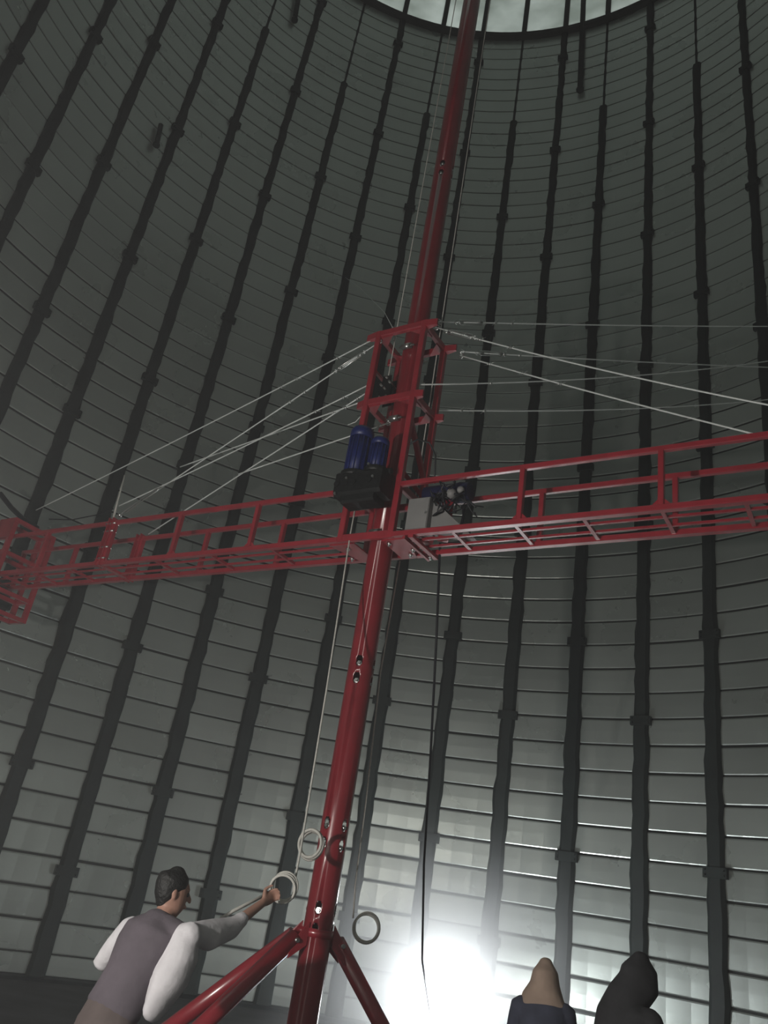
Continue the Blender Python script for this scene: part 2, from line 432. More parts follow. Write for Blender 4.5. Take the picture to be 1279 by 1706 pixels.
# ================================================================ TRUSS ARMS
PSI = -0.594
BD = V((math.cos(PSI), math.sin(PSI), 0)); BN = V((-math.sin(PSI), math.cos(PSI), 0))
BC = V((MX, MY, 0)) - .06 * BN              # centre line of the truss
WN = .225
ZBt, ZT = H(2.973), H(3.498)
def B(s, n, z): return BC + BD * s + BN * n + V((0, 0, z))
def truss(name, label, s0, s1, posts_near, posts_far, bars, thick=()):
    root = empty(name, B(s0, 0, ZBt)); tag(root, label, 'truss')
    for n in (-WN, WN):
        MB().bar(B(s0, n, ZBt), B(s1, n, ZBt), .065, .05, ch=.006).build('bottom_chord', M['red'], root)
        MB().bar(B(s0, n, ZT), B(s1, n, ZT), .045, .05, ch=.006).build('top_rail', M['red'], root)
    for s in posts_near: MB().bar(B(s, -WN, ZBt + .02), B(s, -WN, ZT - .02), .055, .045, up=BD, ch=.005).build('post', M['red'], root)
    for s in posts_far: MB().bar(B(s, WN, ZBt + .02), B(s, WN, ZT - .02), .055, .045, up=BD, ch=.005).build('post', M['red'], root)
    for s in bars:
        t = .07 if s in thick else .032
        MB().bar(B(s, -WN, ZBt), B(s, WN, ZBt), t, .03).build('crossbar', M['red'], root)
    for n in (-.08, .07):
        MB().bar(B(s0, n, ZBt - .002), B(s1, n, ZBt - .002), .022, .02).build('floor_rod', M['red'], root)
    for s in posts_near:                    # weld gussets at the feet of the posts
        mb = MB()
        for sg in (-1, 1):
            p = B(s + sg * .022, -WN - .01, ZBt + .02)
            mb.mark().prism([p, p + BD * sg * .06, p + V((0, 0, .06))], BN * .008)
        mb.build_each('gusset', M['red'], root)
    return root
ra = truss('truss_arm', 'red square truss arm reaching right from the mast towards the camera', .30, 5.9,
           (1.51, 2.66, 3.81, 4.96, 5.86), (1.52, 2.67, 3.82, 4.97, 5.86), (.88, 1.47, 2.05, 2.66, 3.25, 3.84, 4.43, 5.02, 5.6, 5.86), ())
la = truss('truss_arm', 'red square truss arm reaching left from the mast to the wall', -.30, -5.9,
           (-1.40, -2.50, -3.57, -3.67, -4.78, -5.86), (-1.40, -2.50, -3.57, -3.67, -4.78, -5.86), (-1.13, -1.95, -2.77, -3.62, -4.2, -4.9, -5.5, -5.86), (-3.62,))
# bolted flange in the left arm, with its bolts, and a bent strut with rounded corner
mb = MB()
for s in (-3.585, -3.655):
    for n in (-WN, WN):
        mb.mark().bar(B(s, n, ZBt - .03), B(s, n, ZT + .05), .10, .012, up=BD)
mb.build_each('bolted_flange', M['red'], la)
mb = MB()
for z in (ZBt + .06, ZBt + .2, ZT - .12, ZT - .02):
    for n in (-WN - .03, -WN + .03): mb.mark().tube([B(-3.54, n, z), B(-3.70, n, z)], .011, 6)
mb.build_each('flange_bolt', M['steel'], la)

# carriage: four-post frame around the mast that carries both arms
TS = .275; ZC1, ZC2 = H(5.40), H(4.52)
car = empty('mast_carriage', (MX, MY, ZBt)); tag(car, 'red four-post carriage frame clamped around the mast above the arms', 'frame')
for s in (-TS, TS):
    for n in (-WN, WN):
        MB().bar(B(s, n, ZBt - .02), B(s, n, ZC1 + .03), .062, .062, up=BD, ch=.007).build('post', M['red'], car)
for z in (ZC1, ZC2, ZBt + .01, ZT):
    nm = 'collar_bar'
    for n in (-WN, WN):
        if z == ZT and n < 0: continue
        MB().bar(B(-TS - .03, n, z), B(TS + .03, n, z), .05, .075, ch=.006).build(nm, M['red'], car)
    for s in (-TS, TS):
        if z == ZC2 and s < 0: pass
        MB().bar(B(s, -WN, z), B(s, WN, z), .05, .07, ch=.006).build(nm, M['red'], car)
MB().bar(B(-TS, -WN, H(4.95)), B(-TS, WN, H(4.95)), .03, .03).build('brace', M['red'], car)
for a, b in (((TS, -WN, H(4.25)), (TS, WN, H(3.75))), ((-TS, WN, H(4.25)), (TS, WN, H(3.6)))):
    MB().bar(B(*a), B(*b), .045, .045).build('brace', M['red'], car)
for z, e in ((ZC1 - .05, .11), (ZC2 - .05, .07)):    # triangular lugs and angled plates whose undersides catch the lamp
    for s in (-TS, TS):
        for n in (-WN, WN):
            mb = MB(); sg = 1 if s > 0 else -1; ng = 1 if n > 0 else -1
            p = B(s, n, z)
            mb.prism([p, p - BD * sg * .17, p - BN * ng * .17], V((0, 0, .014)))
            mb.mark().prism([p + BD * sg * .02 - BN * .035, p + BD * sg * (.04 + e) - BN * .012, p + BD * sg * (.04 + e) + BN * .012, p + BD * sg * .02 + BN * .035], V((0, 0, .075)))
            mb.build_each('lug_plate', M['red'], car)
for n in (-WN, WN):                                   # guide rollers bearing on the mast
    for z in (ZC1 - .12, ZC2 - .15, ZBt + .12):
        mb = MB(); c = V((MX, MY, z)) + BN * (MR + .035) * (1 if n > 0 else -1)
        mb.tube([c - BD * .05, c + BD * .05], .032, 14); mb.tube([c - BD * .09, c + BD * .09], .010, 8)
        mb.build('guide_roller', M['steel'], car)
for s0, s1 in ((-.42, -.14), (.16, .44)):             # base gusset plates beside the mast, seen from below
    mb = MB(); e = -1 if s0 < 0 else 1
    mb.prism([B(s0 if e < 0 else s1, -WN + .03, ZBt - .035), B(s1 if e < 0 else s0, -WN + .03, ZBt - .035), B(s1 if e < 0 else s0, WN - .03, ZBt - .035), B((s0 + s1) / 2 + e * .02, WN - .03, ZBt - .035)], V((0, 0, .012)))
    mb.build('base_plate', M['red'], car)
MB().bar(B(.50, -WN - .03, ZBt - .04), B(.50, WN + .03, ZBt - .04), .05, .03, ch=.004).build('crossbar', M['red'], car)
MB().bar(B(.43, -WN - .03, ZBt - .05), B(.43, WN + .03, ZBt - .05), .025, .03).build('crossbar', M['red'], car)
mb = MB()
for s, n in ((.22, -.15), (.30, .12), (.38, .02), (-.25, -.12), (-.34, .10), (.47, .2)):
    mb.mark().tube([B(s, n, ZBt - .075), B(s, n, ZBt + .02)], .012, 6); mb.tube([B(s, n, ZBt - .055), B(s, n, ZBt - .04)], .022, 6)
mb.build_each('base_bolt', M['steel'], car)
# winch of small steel parts behind the left post
win_ = empty('rope_guide', B(-TS + .06, -.05, H(4.72))); tag(win_, 'small dark rope guide with bright bolts inside the carriage left of the mast', 'pulley')
mb = MB(); c = B(-TS + .09, -.02, H(4.78)); mb.tube([c - BN * .04, c + BN * .04], .085, 18); mb.build('sheave', M['black'], win_)
mb = MB()
for sg in (-1, 1): mb.mark().prism([c + BN * .05 * sg + V((0, 0, .17)) - BD * .05, c + BN * .05 * sg + V((0, 0, .17)) + BD * .05, c + BN * .05 * sg + BD * .08 - V((0, 0, .14)), c + BN * .05 * sg - BD * .08 - V((0, 0, .14))], BN * .008 * sg)
mb.build_each('cheek_plate', M['black'], win_)
mb = MB()
for dz, ds in ((.14, 0), (0, 0), (-.11, .04), (-.11, -.04), (.07, .05), (.05, -.05)): mb.mark().tube([c - BN * .09 + V((0, 0, dz)) + BD * ds, c + BN * .09 + V((0, 0, dz)) + BD * ds], .013, 6)
mb.build_each('bolt', M['steel'], win_)

# outer end frame at the left wall
ef = empty('end_frame', B(-5.45, 0, ZBt)); tag(ef, 'dark red upright spray frame at the far left end of the arm', 'frame')
for s in (-5.46, -5.74):
    for n in (-WN - .07, WN + .07):
        MB().bar(B(s, n, H(2.5)), B(s, n, H(3.72)), .06, .05, up=BD).build('post', M['red'], ef)
for z in (2.52, 2.78, 3.25, 3.70):
    for n in (-WN - .07, WN + .07): MB().bar(B(-5.77, n, H(z)), B(-5.43, n, H(z)), .05, .05).build('rail', M['red'], ef)
    for s in (-5.46, -5.74): MB().bar(B(s, -WN - .07, H(z)), B(s, WN + .07, H(z)), .05, .05).build('rail', M['red'], ef)
MB().prism([B(-5.77, -WN - .1, H(3.45)), B(-5.46, -WN - .1, H(3.45)), B(-5.46, -WN - .1, H(3.69)), B(-5.77, -WN - .1, H(3.69))], BN * .01).build('side_plate', M['red'], ef)

# ================================================================ MOTORS AND BOXES
def vmotor(c, r, h, mt, parent, n=20, fins=14):
    mb = MB(); c = V(c)
    mb.tube([c, c + V((0, 0, h * .80))], r * .93, n)
    for i in range(fins):
        a = i * 2 * math.pi / fins; d = V((math.cos(a), math.sin(a), 0))
        mb.bar(c + d * r * .96 + V((0, 0, h * .06)), c + d * r * .96 + V((0, 0, h * .76)), .010, r * .14, up=d)
    mb.build('motor_body', mt, parent)
    mb = MB(); mb.tube([c + V((0, 0, h * .78)), c + V((0, 0, h * .93)), c + V((0, 0, h))], [r * 1.03, r * 1.03, r * .86], n); mb.build('fan_cover', mt, parent)
DS, DZ = .22, -.14
_B0, _H0 = B, H
B = lambda s, n, z: _B0(s + DS, n, z + DZ)
gm = empty('gear_motor', B(-.36, -.33, H(3.38))); tag(gm, 'blue upright gear motor on black gearbox at left side of the mast', 'motor')
g = B(-.33, -.36, H(3.40))
vmotor(B(-.36, -.38, H(3.70)), .112, .52, M['blue'], gm)
vmotor(B(-.10, -.42, H(3.70)), .085, .34, M['blue'], gm)
mb = MB(); mb.bar(B(-.48, -.38, H(3.57)), B(.03, -.38, H(3.57)), .25, .26, ch=.03); mb.build('gearbox', M['black'], gm)
mb = MB(); mb.bar(B(-.40, -.38, H(3.42)), B(-.04, -.38, H(3.42)), .20, .10, ch=.02)
mb.tube([B(-.52, -.38, H(3.70)), B(.05, -.38, H(3.70))], .03, 8)
for s in (-.45, -.36, -.27, -.1): mb.tube([B(s, -.52, H(3.56)), B(s, -.50, H(3.56))], .03, 8)
mb.tube([B(-.36, -.38, H(3.66)), B(-.36, -.38, H(3.71))], .14, 18); mb.tube([B(-.10, -.42, H(3.66)), B(-.10, -.42, H(3.71))], .11, 18)
mb.build('mounting_flange', M['black'], gm)
mb = MB()
for s, n, z in ((-.34, -.515, 3.60), (-.05, -.515, 3.58), (-.12, -.515, 3.72), (-.44, -.515, 3.45)): mb.mark().tube([B(s, n, H(z)), B(s, n - .02, H(z))], .013, 6)
mb.build_each('bolt', M['steel'], gm)

B = _B0
cb = empty('control_box', B(.52, -.02, ZBt + .04)); tag(cb, 'pale grey control box on the right arm beside the mast', 'box')
mb = MB(); mb.bar(B(.40, -.13, ZBt + .035 + .165), B(.62, -.13, ZBt + .035 + .165), .16, .33, ch=.006); mb.build('box_body', M['grey'], cb)
mb = MB(); mb.bar(B(.405, -.213, ZBt + .20), B(.615, -.213, ZBt + .20), .008, .30); mb.build('door', M['grey'], cb)
mb = MB(); mb.tube([B(.60, -.222, ZBt + .2), B(.60, -.214, ZBt + .2)], .012, 8); mb.build('latch', M['steel'], cb)
mb = MB(); p = [B(.62, -.14, ZBt + .05), B(.98, -.02, ZBt + .03), B(.62, -.14, ZBt + .36)]; mb.prism(p, BN * .15); mb.build('cable_shroud', M['grey'], cb)
m2 = empty('drive_motor', B(.55, .1, ZBt + .30)); tag(m2, 'dark blue motor half hidden behind the grey control box', 'motor')
mb = MB(); mb.tube([B(.44, .02, ZBt + .50), B(.80, .02, ZBt + .50)], .095, 18); mb.build('motor_body', M['navydark'], m2)
mb = MB(); mb.tube([B(.80, .02, ZBt + .50), B(.90, .02, ZBt + .50)], [.10, .085], 18); mb.build('fan_cover', M['navydark'], m2)
mb = MB(); mb.bar(B(.5, .02, ZBt + .03), B(.5, .02, ZBt + .42), .14, .14); mb.mark().bar(B(.68, .02, ZBt + .03), B(.68, .02, ZBt + .42), .1, .1); mb.build_each('bracket', M['red'], m2)
mb = MB(); mb.ball(B(.78, -.12, ZBt + .42), .05); mb.mark().ball(B(.86, -.10, ZBt + .46), .035); mb.build_each('terminal_cap', M['grey'], m2)
mb = MB(); rr = random.Random(3)
for i in range(26):
    a = B(.72 + rr.uniform(-.1, .12), -.12 + rr.uniform(-.05, .05), ZBt + .34 + rr.uniform(-.06, .1)); pts = [a]
    for k in range(5):
        a = a + V((rr.uniform(-.07, .09), rr.uniform(-.05, .05), rr.uniform(-.08, .075))); pts.append(a)
    mb.tube(pts, .006 + rr.random() * .004, 5)
tag(mb.build('cable_tangle', M['cable']), 'tangle of black cables hanging beside the grey control box', 'cable', kind='stuff')
mb = MB()
mb.tube([B(.30, -.20, H(3.95)), B(.36, -.16, H(4.02)), B(.46, -.1, H(4.0)), B(.5, -.02, H(3.9)), B(.52, 0, H(3.6))], .009, 6)
tag(mb.build('cable', M['cable']), 'black cable looping from the mast post down to the motor', 'cable')

# ================================================================ WIRES AND ROPES
def ray(x, y): return (_F + CR * ((x - 639.5) / FPX) - CU * ((y - 853) / FPX))
def on_wall(x, y, r=R - .1):
    d = ray(x, y); a = d.x**2 + d.y**2; b = -(d.x * CX + d.y * CY); c = CX**2 + CY**2 - r * r
    t = (-b + math.sqrt(b * b - a * c)) / a; return CAMPOS + d * t
def on_plane(x, y, n):                      # vertical plane parallel to the truss, n from its centre line
    d = ray(x, y); t = (BC - CAMPOS + BN * n).dot(BN) / d.dot(BN); return CAMPOS + d * t
def sagged(a, b, sag, k=14):
    a, b = V(a), V(b); return [a.lerp(b, i / k) - V((0, 0, sag * 4 * (i / k) * (1 - i / k))) for i in range(k + 1)]
def guy(a, b, label, sag=.02, buckle=None, r=.0075, clips=(.12, .2)):
    a, b = V(a), V(b); mb = MB(); pts = sagged(a, b, sag); mb.tube(pts, r, 6); g = mb.build('guy_wire', M['wire']); tag(g, label, 'wire')
    d = (b - a).normalized(); L = (b - a).length; s = d.cross(V((0, 0, 1))).normalized(); u = s.cross(d)
    at = lambda t: a.lerp(b, t) - V((0, 0, sag * 4 * t * (1 - t)))
    if buckle is not None:
        c = at(buckle / L); l = .17; mb = MB()
        for sg in (-1, 1): mb.tube([c - d * l, c - d * (l - .03) + u * .024 * sg, c + d * (l - .03) + u * .024 * sg, c + d * l], .007, 6)
        for e in (-1, 1): mb.tube([c + d * l * e * .95, c + d * l * e * .6], .010, 6); mb.ring(c + d * (l + .02) * e, .022, .007, axis=s, n=12, m=5)
        mb.build('turnbuckle', M['steel'], g)
    mb = MB()
    for t in clips:
        mb.mark(); c = at(t); mb.ball(c, .018, 7, 5); mb.tube([c, c + u * .04 + d * .05], .004, 4)
        mb.tube([c, c - u * .03 - d * .06], .003, 4)
    mb.build_each('wire_clip', M['steel'], g)
    mb = MB(); mb.ring(a + d * .03, .028, .008, axis=s, n=12, m=5); mb.build('shackle', M['steel'], g)
    return g
TRn = B(TS + .10, -WN, ZC1 + .06); TRf = B(TS + .14, WN, ZC1 - .01)
TLn = B(-TS - .08, -WN, ZC1 - .02)
guy(on_plane(728, 536, 0), on_wall(1420, 543), 'topmost guy wire, level, running right from the carriage head', .03, .45, clips=(.10, .13))
guy(on_plane(724, 545, -.1), on_plane(1350, 688, .0), 'guy wire sloping down right from the carriage head above the bracket', .05, .35, clips=(.10, .16, .26))
guy(on_plane(766, 586, WN), on_wall(1420, 616), 'level guy wire running right from the bracket tip', .03, .42, clips=(.08, .11))
guy(on_plane(766, 592, WN), on_plane(1300, 734, -WN), 'guy wire sloping from the bracket tip down behind the right arm rail', .02, None, clips=(.13, .26, .4))
guy(on_plane(690, 641, -WN), on_wall(1420, 577), 'guy wire rising gently right from the lower collar', .16, None, clips=(.12,))
guy(on_plane(708, 683, WN), on_wall(1420, 648), 'lowest right guy wire, from the lower collar past the arm', .14, None, clips=(.06, .1))
guy(on_plane(632, 560, -WN), on_plane(60, 850, 0), 'uppermost guy wire from the carriage head to the far left end', .02, None, clips=(.1, .2, .24))
guy(on_plane(636, 567, -WN), on_plane(240, 832, -.1), 'left guy wire with turnbuckle just under the uppermost wire', .0, .42, clips=(.3, .36))
guy(on_plane(620, 638, -WN), on_plane(198, 843, -WN), 'left guy wire from the lower collar to the bolted flange', .02, None, clips=(.1, .2))
guy(on_plane(617, 650, -WN), on_plane(247, 890, WN), 'left guy wire crossing down to the far rail of the left arm', .0, None, clips=(.05, .1))
guy(on_plane(612, 666, -WN), on_plane(300, 778, .1), 'flattest of the left guy wires from the lower collar', .0, None, clips=(.1, .16))
guy(on_plane(652, 703, 0), on_plane(397, 790, 0), 'short guy wire passing behind the blue motor', .0, None, clips=(.08,))
for a, b, lab in (((268, 811), (200, 858), 'turnbuckle lying on the left arm rail'), ):
    a, b = on_plane(*a, -WN), on_plane(*b, -WN); d = (b - a).normalized(); u = V((0, 0, 1)); mb = MB()
    for sg in (-1, 1): mb.tube([a, a + d * .05 + u * .02 * sg, b - d * .05 + u * .02 * sg, b], .008, 6)
    mb.ball(b, .03, 8, 6); tag(mb.build('turnbuckle', M['steel']), 'long turnbuckle hooked on the left arm rail near the bolted flange', 'turnbuckle')
def rope(pts, r, name, label, mt='rope', cat='rope'):
    mb = MB(); mb.tube(pts, r, 7); return tag(mb.build(name, M[mt]), label, cat)
def aty(x, y, Y): d = ray(x, y); return CAMPOS + d * (Y / d.y)
# hoist ropes up to the roof
a = B(-TS + .06, -.02, H(4.70)); rope([a, V((a.x, a.y, ZR + .8))], .006, 'hoist_rope', 'thin hoist rope rising left of the mast to the roof')
a2 = aty(735, 540, 7.15); rope([V((a2.x, a2.y, H(3.2))), V((a2.x, a2.y, ZR + .8))], .006, 'hoist_rope', 'thin hoist rope rising right of the mast to the roof')
def coil(c, r, label, axis, k=4, rr=.011):
    mb = MB()
    for i in range(k): mb.ring(V(c) + V(axis) * (i - k / 2) * .012 + V((random.uniform(-.012, .012), 0, random.uniform(-.012, .012))), r * random.uniform(.93, 1.05), rr, axis=V(axis) + V((random.uniform(-.1, .1), 0, random.uniform(-.1, .1))), n=28)
    return tag(mb.build('rope_coil', M['rope']), label, 'rope')
coil1 = aty(475, 1478, 5.85); coil2 = aty(519, 1408, 6.6); coil3 = aty(610, 1545, 7.3)
pt = on_plane(583, 893, -WN)
rope([V((pt.x, pt.y, H(3.45))), pt, pt.lerp(coil1, .5) + V((.04, -.05, -.1)), aty(500, 1420, 6.1), aty(492, 1462, 5.9), coil1 + V((.06, 0, -.06))], .008, 'hanging_rope', 'pale rope hanging from the left arm root to the coil in the hand')
rope([aty(666, 935, 7.25) , aty(634, 1120, 7.25), aty(609, 1340, 7.28), aty(592, 1470, 7.3), aty(588, 1530, 7.3)], .007, 'hanging_rope', 'thin pale rope hanging right of the mast to the coil by the right leg')
coil(coil1, .083, 'coil of pale rope held up by the person at left', (.25, 1, .1), 3, .009)
coil(coil2, .10, 'pale rope coil hung against the left side of the mast', (.5, .9, 0), 4, .012)
coil(coil3, .105, 'coil of rope hanging above the right leg of the mast', (-.2, 1, .1), 3, .009)
cab = [B(.88, -.02, ZBt + .3), B(.86, 0, ZBt - .02), aty(733, 905, 6.9), aty(727, 1060, 7.2), aty(717, 1260, 7.9), aty(706, 1440, 8.8), aty(703, 1600, 9.9), LAMP + V((-.1, -.02, -.2))]
rope(cab, .012, 'power_cable', 'long black power cable hanging from the right arm to the lamp', 'cable', 'cable')
rope([aty(849, 995, 9), aty(858, 1018, 9), aty(879, 1046, 9)], .003, 'loose_wire', 'short curved pale wire end hanging free below the right arm', 'wire', 'wire') if False else None
rope([on_plane(655, 548, 0), aty(640, 520, 8.6), aty(600, 480, 10.5), on_wall(575, 462, R - .1)], .004, 'tie_wire', 'thin tie wire slanting from the carriage head up left to the wall', 'wire', 'wire')
rope([on_plane(612, 668, -WN), on_plane(604, 690, -WN), on_plane(592, 703, -WN), on_plane(579, 708, -WN)], .004, 'wire_tail', 'loose curved wire tail hanging below the lower collar at left', 'wire', 'wire')
rope([aty(0, 822, 10.6), aty(18, 845, 10.6), aty(40, 866, 10.5), aty(62, 880, 10.4)], .035, 'hose', 'thick black hose curving down to the far left end frame', 'cable', 'hose')
rope([aty(82, 865, 10.2), aty(120, 866, 10), aty(160, 858, 9.6), aty(188, 848, 9.2)], .008, 'signal_cable', 'thin dark cable sagging above the left arm rail to its end', 'cable', 'cable')
rope([on_plane(208, 792, -.25), on_plane(196, 835, -.25), on_plane(189, 862, -.25)], .012, 'strap', 'pale strap hanging upright over the bolted flange of the left arm')
# dark pipes hanging between ribs near the roof ring
def stub(p0, p1, label, r=.045, wall_r=R - .12):
    a, b = on_wall(*p0, wall_r), on_wall(*p1, wall_r)
    mb = MB(); mb.tube([a, b], r, 10); mb.tube([b, b - V((0, 0, .05))], r * 1.4, 10)
    return tag(mb.build('vent_pipe', M['rib']), label, 'pipe')
stub((974, -60), (966, 148), 'long dark pipe hanging past the roof ring right of the mast', .07)
stub((268, 208), (261, 240), 'short dark pipe stub between ribs at upper left', .05)
stub((503, -40), (491, 32), 'dark pipe stub hanging at the top edge left of the mast', .06)

# ================================================================ LAMP AND THE DUST IT LIGHTS
lp = empty('work_lamp', (LAMP.x, LAMP.y, 0)); tag(lp, 'blazing white work lamp on a stand low behind the mast', 'lamp')
mb = MB(); mb.ball(LAMP, .075, 20, 14); gl = mb.build('lamp_globe', M['lampglass'], lp)
gl.visible_shadow = True
mb = MB(); mb.tube([LAMP - V((0, 0, .16)), LAMP - V((0, 0, .07))], .05, 14); mb.tube([V((LAMP.x, LAMP.y, .25)), LAMP - V((0, 0, .14))], .016, 10); mb.build('stand_pole', M['black'], lp)
for k in range(3):
    a = math.radians(90 + 120 * k); f = V((LAMP.x + .32 * math.cos(a), LAMP.y + .32 * math.sin(a), .01))
    mb = MB(); mb.tube([V((LAMP.x, LAMP.y, .33)), f], .011, 8); mb.build('leg', M['black'], lp)
def haze(name, c, r, dens, label, power=2.2):
    """a ball of dust thinning outwards from its middle"""
    m = bpy.data.materials.new(name); m.use_nodes = True; nt = m.node_tree; N = nt.nodes; L = nt.links; N.remove(N['Principled BSDF'])
    vs = N.new('ShaderNodeVolumeScatter'); vs.inputs['Color'].default_value = (.97, .98, 1, 1); vs.inputs['Anisotropy'].default_value = .2
    tc = N.new('ShaderNodeTexCoord'); ln = N.new('ShaderNodeVectorMath'); ln.operation = 'LENGTH'; L.new(tc.outputs['Object'], ln.inputs[0])
    mr = N.new('ShaderNodeMapRange'); mr.inputs['From Min'].default_value = 0; mr.inputs['From Max'].default_value = r; mr.inputs['To Min'].default_value = 1; mr.inputs['To Max'].default_value = 0
    L.new(ln.outputs['Value'], mr.inputs['Value'])
    pw = N.new('ShaderNodeMath'); pw.operation = 'POWER'; pw.inputs[1].default_value = power; L.new(mr.outputs[0], pw.inputs[0])
    ml = N.new('ShaderNodeMath'); ml.operation = 'MULTIPLY'; ml.inputs[1].default_value = dens; L.new(pw.outputs[0], ml.inputs[0]); L.new(ml.outputs[0], vs.inputs['Density'])
    L.new(vs.outputs[0], N['Material Output'].inputs['Volume'])
    mb = MB(); mb.ball((0, 0, 0), r, 28, 18); o = mb.build('dust_haze', m); o.location = c; tag(o, label, 'haze', kind='stuff'); return o
haze('lit_dust', LAMP, 2.8, 2.0, 'lit dust hanging around the work lamp, thinning outwards')

m = bpy.data.materials.new('air_haze'); m.use_nodes = True; nt = m.node_tree; nt.nodes.remove(nt.nodes['Principled BSDF'])
vs = nt.nodes.new('ShaderNodeVolumeScatter'); vs.inputs['Color'].default_value = (.95, .97, 1, 1); vs.inputs['Density'].default_value = AIR
nt.links.new(vs.outputs[0], nt.nodes['Material Output'].inputs['Volume'])
mb = MB(); mb.quadstrip([[P(i * 15, R - .3, z) for i in range(24)] for z in (.03, ZR - .1)]); tag(mb.build('air_haze', m), 'thin milky dust filling the air inside the round wall', 'haze', kind='stuff')

# the lamp left of the camera
sl = empty('side_lamp', (SIDE.x, SIDE.y, 0)); tag(sl, 'second work lamp on a tall stand left of the camera', 'lamp')
mb = MB(); mb.tube([V((SIDE.x, SIDE.y, .02)), SIDE - V((0, 0, .12))], .018, 10); mb.tube([V((SIDE.x, SIDE.y, 0)), V((SIDE.x, SIDE.y, .03))], .22, 20); mb.build('stand_pole', M['black'], sl)
d = (V((0.5, 8, 3)) - SIDE).normalized()
mb = MB(); mb.ball(SIDE, .035, 16, 10); mb.build('lamp_globe', M['lampglass'], sl)

# ================================================================ PEOPLE
def loft(mb, pts, n=16):
    """pts: (centre, rx, ry, side vector) -> closed loft with rounded ends"""
    rings = []; prev = None
    for i, (c, rx, ry, sv) in enumerate(pts):
        c = V(c); d = (V(pts[min(i+1, len(pts)-1)][0]) - V(pts[max(i-1, 0)][0])).normalized()
        s = V(sv); s = (s - d * s.dot(d)).normalized(); u = d.cross(s)
        rings.append([c + s * rx * math.cos(t * 2 * math.pi / n) + u * ry * math.sin(t * 2 * math.pi / n) for t in range(n)])
    c0, c1 = V(pts[0][0]), V(pts[-1][0])
    d0 = (V(pts[1][0]) - c0).normalized(); d1 = (c1 - V(pts[-2][0])).normalized()
    def capring(r, c, d, k, s): return [c + (p - c) * k + d * s for p in r]
    r0 = min(pts[0][1], pts[0][2]); r1 = min(pts[-1][1], pts[-1][2])
    rings = [capring(rings[0], c0, -d0, .35, r0 * .75), capring(rings[0], c0, -d0, .75, r0 * .5)] + rings + [capring(rings[-1], c1, d1, .75, r1 * .5), capring(rings[-1], c1, d1, .35, r1 * .75)]
    mb.quadstrip(rings)
def limb(mb, pts, rs, sv=(1, 0, .01), k=3):
    out = []
    P_ = [V(p) for p in pts]
    for i in range(len(P_) - 1):
        for j in range(k):
            t = j / k; out.append((P_[i].lerp(P_[i+1], t), rs[i] * (1 - t) + rs[i+1] * t))
    out.append((P_[-1], rs[-1]))
    loft(mb, [(c, r, r, sv) for c, r in out], 12)
def fuse(mb, name, mt, parent, vox=.011, smooth=6):
    o = mb.build(name, mt, None)
    md = o.modifiers.new('r', 'REMESH'); md.mode = 'VOXEL'; md.voxel_size = vox
    ms = o.modifiers.new('s', 'SMOOTH'); ms.iterations = smooth; ms.factor = .5
    dg = bpy.context.evaluated_depsgraph_get(); me = bpy.data.meshes.new_from_object(o.evaluated_get(dg))
    o.modifiers.clear(); o.data = me; me.name = name
    for p in me.polygons: p.use_smooth = True
    if not me.materials: me.materials.append(mt)
    if parent is not None:
        o.parent = parent; o.matrix_parent_inverse = parent.matrix_basis.inverted()
    return o
def hand(mb, wrist, d, palm_n, side, curl=.6):
    """palm and five bent fingers; d along the forearm, palm_n out of the palm, side towards the thumb"""
    d, n, s = V(d).normalized(), V(palm_n).normalized(), V(side).normalized(); w = V(wrist)
    loft(mb, [(w, .026, .020, s), (w + d * .03, .036, .018, s), (w + d * .075, .042, .016, s), (w + d * .095, .040, .014, s)], 12)
    for i, (o, l) in enumerate(((.032, .070), (.011, .080), (-.011, .074), (-.031, .058))):
        b = w + d * .090 + s * o; dirs = d; pts = [b]; a = 0
        for seg in (.45, .32, .23):
            a += curl * 1.0; v = d * math.cos(a) + n * math.sin(a); b = b + v * l * seg; pts.append(b)
        limb(mb, pts, [.0095, .0088, .008, .0068], s, 2)
    b = w + d * .030 + s * .030; p2 = b + (s * .8 + d * .6).normalized() * .038; p3 = p2 + (d * .9 + s * .1 + n * .5).normalized() * .032; p4 = p3 + (d * .7 + n * .8).normalized() * .024
    limb(mb, [b, p2, p3, p4], [.015, .012, .010, .008], n, 2)

def head(mb, c, fwd, up):
    """head centred on c with brow, nose, chin, ears, eyes' sockets"""
    f, u = V(fwd).normalized(), V(up).normalized(); s = f.cross(u).normalized(); u = s.cross(f).normalized()
    g = lambda a, b, e: V(c) + s * a + f * b + u * e
    loft(mb, [(g(0, .012, -.105), .035, .042, s), (g(0, .012, -.085), .052, .062, s), (g(0, .004, -.045), .064, .082, s), (g(0, -.004, 0), .073, .092, s), (g(0, -.008, .045), .075, .096, s), (g(0, -.010, .085), .060, .078, s), (g(0, -.010, .105), .036, .048, s)], 18)
    loft(mb, [(g(0, .088, .018), .008, .008, s), (g(0, .103, -.012), .012, .012, s), (g(0, .106, -.028), .016, .011, s)], 8)      # nose
    loft(mb, [(g(-.028, .082, -.058), .006, .006, u), (g(0, .090, -.058), .009, .008, u), (g(.028, .082, -.058), .006, .006, u)], 8)  # lips
    loft(mb, [(g(-.04, .076, .032), .008, .008, u), (g(0, .088, .034), .009, .008, u), (g(.04, .076, .032), .008, .008, u)], 8)  # brow
    for k in (-1, 1):
        loft(mb, [(g(.073 * k, -.008, -.030), .006, .010, s), (g(.082 * k, -.014, -.004), .008, .017, s), (g(.078 * k, -.016, .024), .006, .014, s)], 8)
    return g
